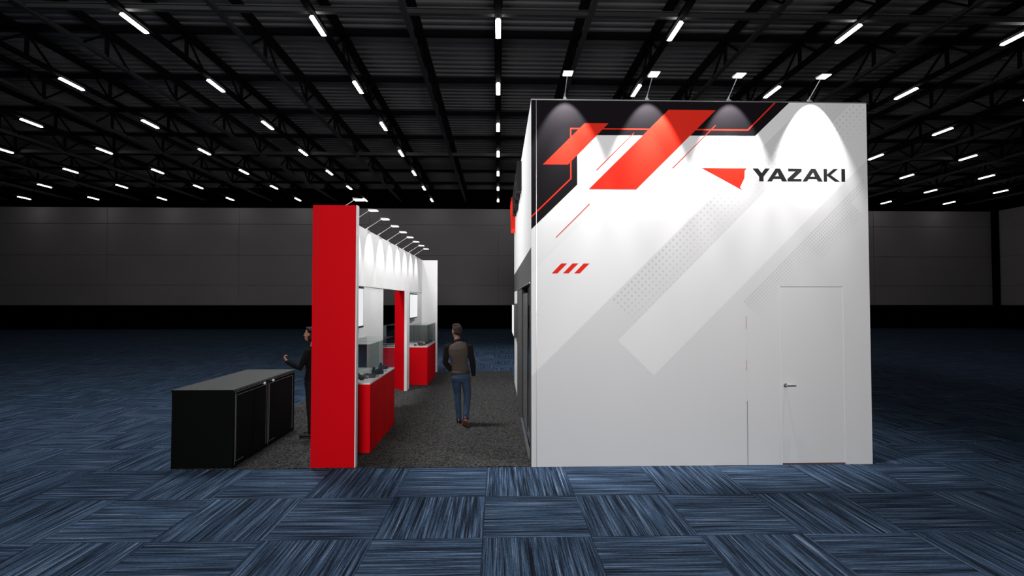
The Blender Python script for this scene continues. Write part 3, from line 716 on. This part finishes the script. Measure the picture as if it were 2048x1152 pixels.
# jeans
bm = bmesh.new()
loft(bm, [(-.010, 0, .955, .150, .108), (-.010, -.012, .90, .160, .122), (-.008, -.020, .83, .168, .128), (-.006, -.010, .77, .150, .105)], 26)
for hx, K, A in ((-.088, KL, AL_), (.078, KR, AR)):
    kx = K[0]; limb(bm, [(hx, -.012, .84, .092), ((hx*.6+kx*.4), (K[1])*.35, .70, .080), (kx, K[1]*1.0, K[2]+.06, .069), (*K, .066), (K[0]*.6+A[0]*.4, (K[1]*.6+A[1]*.4)-.012, K[2]*.6+A[2]*.4, .060), (A[0], A[1], A[2]+.05, .050), (A[0], A[1], A[2]-.015, .052)])
soft(obj('jeans', bm, 'jean', man), .008, 3)
def shoe(parent, ankle, toe_dir, down, s, m1, m2):
    """shoe from heel to toe; toe_dir unit direction heel->toe"""
    a = Vector(ankle); d = Vector(toe_dir).normalized(); dn = Vector(down).normalized()
    h = a-d*.055*s+dn*.055*s
    bm = bmesh.new()
    loft(bm, [(*(h+d*.0), .030*s, .030*s), (*(h+d*.05*s), .037*s, .040*s), (*(h+d*.13*s+dn*.006), .043*s, .034*s), (*(h+d*.20*s+dn*.014), .044*s, .026*s), (*(h+d*.255*s+dn*.018), .030*s, .018*s)], 16, side=d.cross(dn))
    limb(bm, [(*a, .045*s), (*(h+d*.03*s), .036*s)])
    o = soft(obj('shoe', bm, m1, parent), .007, 3)
    bm = bmesh.new(); n_ = dn; sd = d.cross(dn)
    out = [(-.028, .024), (.0, .034), (.08, .034), (.17, .046), (.235, .038), (.268, .012)]
    pts = [(x, y) for x, y in out]+[(x, -y) for x, y in out[::-1]]
    f0 = [bm.verts.new(h+d*x*s+sd*y*s+n_*.030*s) for x, y in pts]; f1 = [bm.verts.new(h+d*x*s+sd*y*s+n_*.044*s) for x, y in pts]
    bm.faces.new(f0); bm.faces.new(f1[::-1])
    for i in range(len(pts)): bm.faces.new([f0[i], f1[i], f1[(i+1) % len(pts)], f0[(i+1) % len(pts)]])
    hb = [(-.028, .026), (.035, .032)]; hp = [(x, y) for x, y in hb]+[(x, -y) for x, y in hb[::-1]]
    g0 = [bm.verts.new(h+d*x*s+sd*y*s+n_*.044*s) for x, y in hp]; g1 = [bm.verts.new(h+d*x*s+sd*y*s+n_*.058*s) for x, y in hp]
    bm.faces.new(g0); bm.faces.new(g1[::-1])
    for i in range(4): bm.faces.new([g0[i], g1[i], g1[(i+1) % 4], g0[(i+1) % 4]])
    obj('sole', bm, m2, o)
shoe(man, (-.045, .10, .105), (.0, 1, -.04), (0, -.04, -1), 1.0, 'shoe', 'shoe2')
shoe(man, (.100, -.155, .175), (-.16, .80, -.52), (-.1, -.52, -.80), 1.0, 'shoe', 'sole')

# --- woman behind the end panel, facing left (-X)
wo = Vector((-3.03, 8.45, GZ))
wm = thing('person', 'person in black suit with curly hair and raised hand, half hidden behind red panel', 'person', wo)
HW = (-.025, .0, 1.655); yaw = rad(90)
bm = bmesh.new(); head(bm, HW, yaw, 1.0)
loft(bm, [(.03, 0, 1.36, .06, .07), (.015, 0, 1.46, .045, .048), (-.0, 0, 1.58, .043, .046)], 14)
loft(bm, [(.02, 0, .90, .10, .14), (.02, 0, 1.08, .075, .105), (.015, 0, 1.25, .09, .13), (.02, 0, 1.38, .07, .12), (.02, 0, 1.42, .045, .05)], 18)
sL, eL, wL = (-.0, -.165, 1.385), (-.12, -.19, 1.125), (-.325, -.16, 1.225)
sR, eR, wR = (.02, .165, 1.385), (.05, .21, 1.12), (.04, .22, .88)
limb(bm, [(*sL, .042), (*eL, .032), (*wL, .023)]); limb(bm, [(*sR, .042), (*eR, .032), (*wR, .023)])
hand(bm, wL, (-.55, .08, .65), (.5, .5, .3), .95, .62, 1)
hand(bm, wR, (-.05, 0, -1), (0, -1, 0), .95, .4, 1)
limb(bm, [(.02, -.08, .86, .075), (.01, -.075, .48, .048), (.03, -.07, .10, .033)]); limb(bm, [(.02, .08, .86, .075), (.0, .075, .48, .048), (.03, .08, .10, .033)])
soft(obj('body', bm, 'skin2', wm), .0055, 3)
bm = bmesh.new(); T = Matrix.Translation(HW) @ Matrix.Rotation(yaw, 4, 'Z'); random.seed(9)
for p, r in (((0, -.03, .045), (.084, .092, .085)), ((0, -.07, -.03), (.085, .060, .10)), ((0, -.075, -.11), (.075, .05, .08)), ((.062, -.02, -.04), (.024, .045, .085)), ((-.062, -.02, -.04), (.024, .045, .085)), ((0, .035, .095), (.055, .045, .03))):
    bmesh.ops.create_uvsphere(bm, u_segments=18, v_segments=12, radius=1, matrix=T @ Matrix.Translation(p) @ Matrix.Diagonal((*r, 1)))
for i in range(46):
    a = random.uniform(0, 2*PI); zz = random.uniform(-.17, .08); q = Vector((.078*math.cos(a), -.045+.072*math.sin(a), zz))
    if q.y > .0: continue
    bmesh.ops.create_uvsphere(bm, u_segments=8, v_segments=6, radius=.020, matrix=T @ Matrix.Translation(q))
soft(obj('hair', bm, 'hair2', wm), .006, 1)
bm = bmesh.new()
loft(bm, [(.02, 0, .93, .128, .178), (.02, 0, 1.0, .112, .158), (.02, 0, 1.09, .098, .135), (.01, 0, 1.24, .118, .158), (.012, 0, 1.34, .110, .165), (.02, 0, 1.41, .075, .125), (.02, 0, 1.46, .052, .058)], 26)
for s_, e_, w_ in ((sL, eL, wL), (sR, eR, wR)):
    m2 = [e_[i]*.5+w_[i]*.5 for i in range(3)]
    limb(bm, [(s_[0], s_[1]*.92, s_[2], .062), ((s_[0]+e_[0])/2, (s_[1]+e_[1])/2, (s_[2]+e_[2])/2, .052), (*e_, .046), (*m2, .042), (*w_, .034)])
soft(obj('jacket', bm, 'suit', wm), .008, 3)
bm = bmesh.new()
loft(bm, [(.02, 0, .99, .095, .135), (.025, 0, .88, .128, .172), (.025, 0, .78, .115, .165)], 26)
for q in (-1, 1): limb(bm, [(.022, q*.082, .82, .090), (.015, q*.08, .50, .066), (.03, q*.075, .30, .060), (.035, q*.075, .10, .058)])
soft(obj('trousers', bm, 'trouser', wm), .008, 3)
shoe(wm, (.035, -.075, .10), (-1, -.05, 0), (0, 0, -1), .92, 'shoe2', 'shoe2'); shoe(wm, (.035, .08, .10), (-1, .1, 0), (0, 0, -1), .92, 'shoe2', 'shoe2')
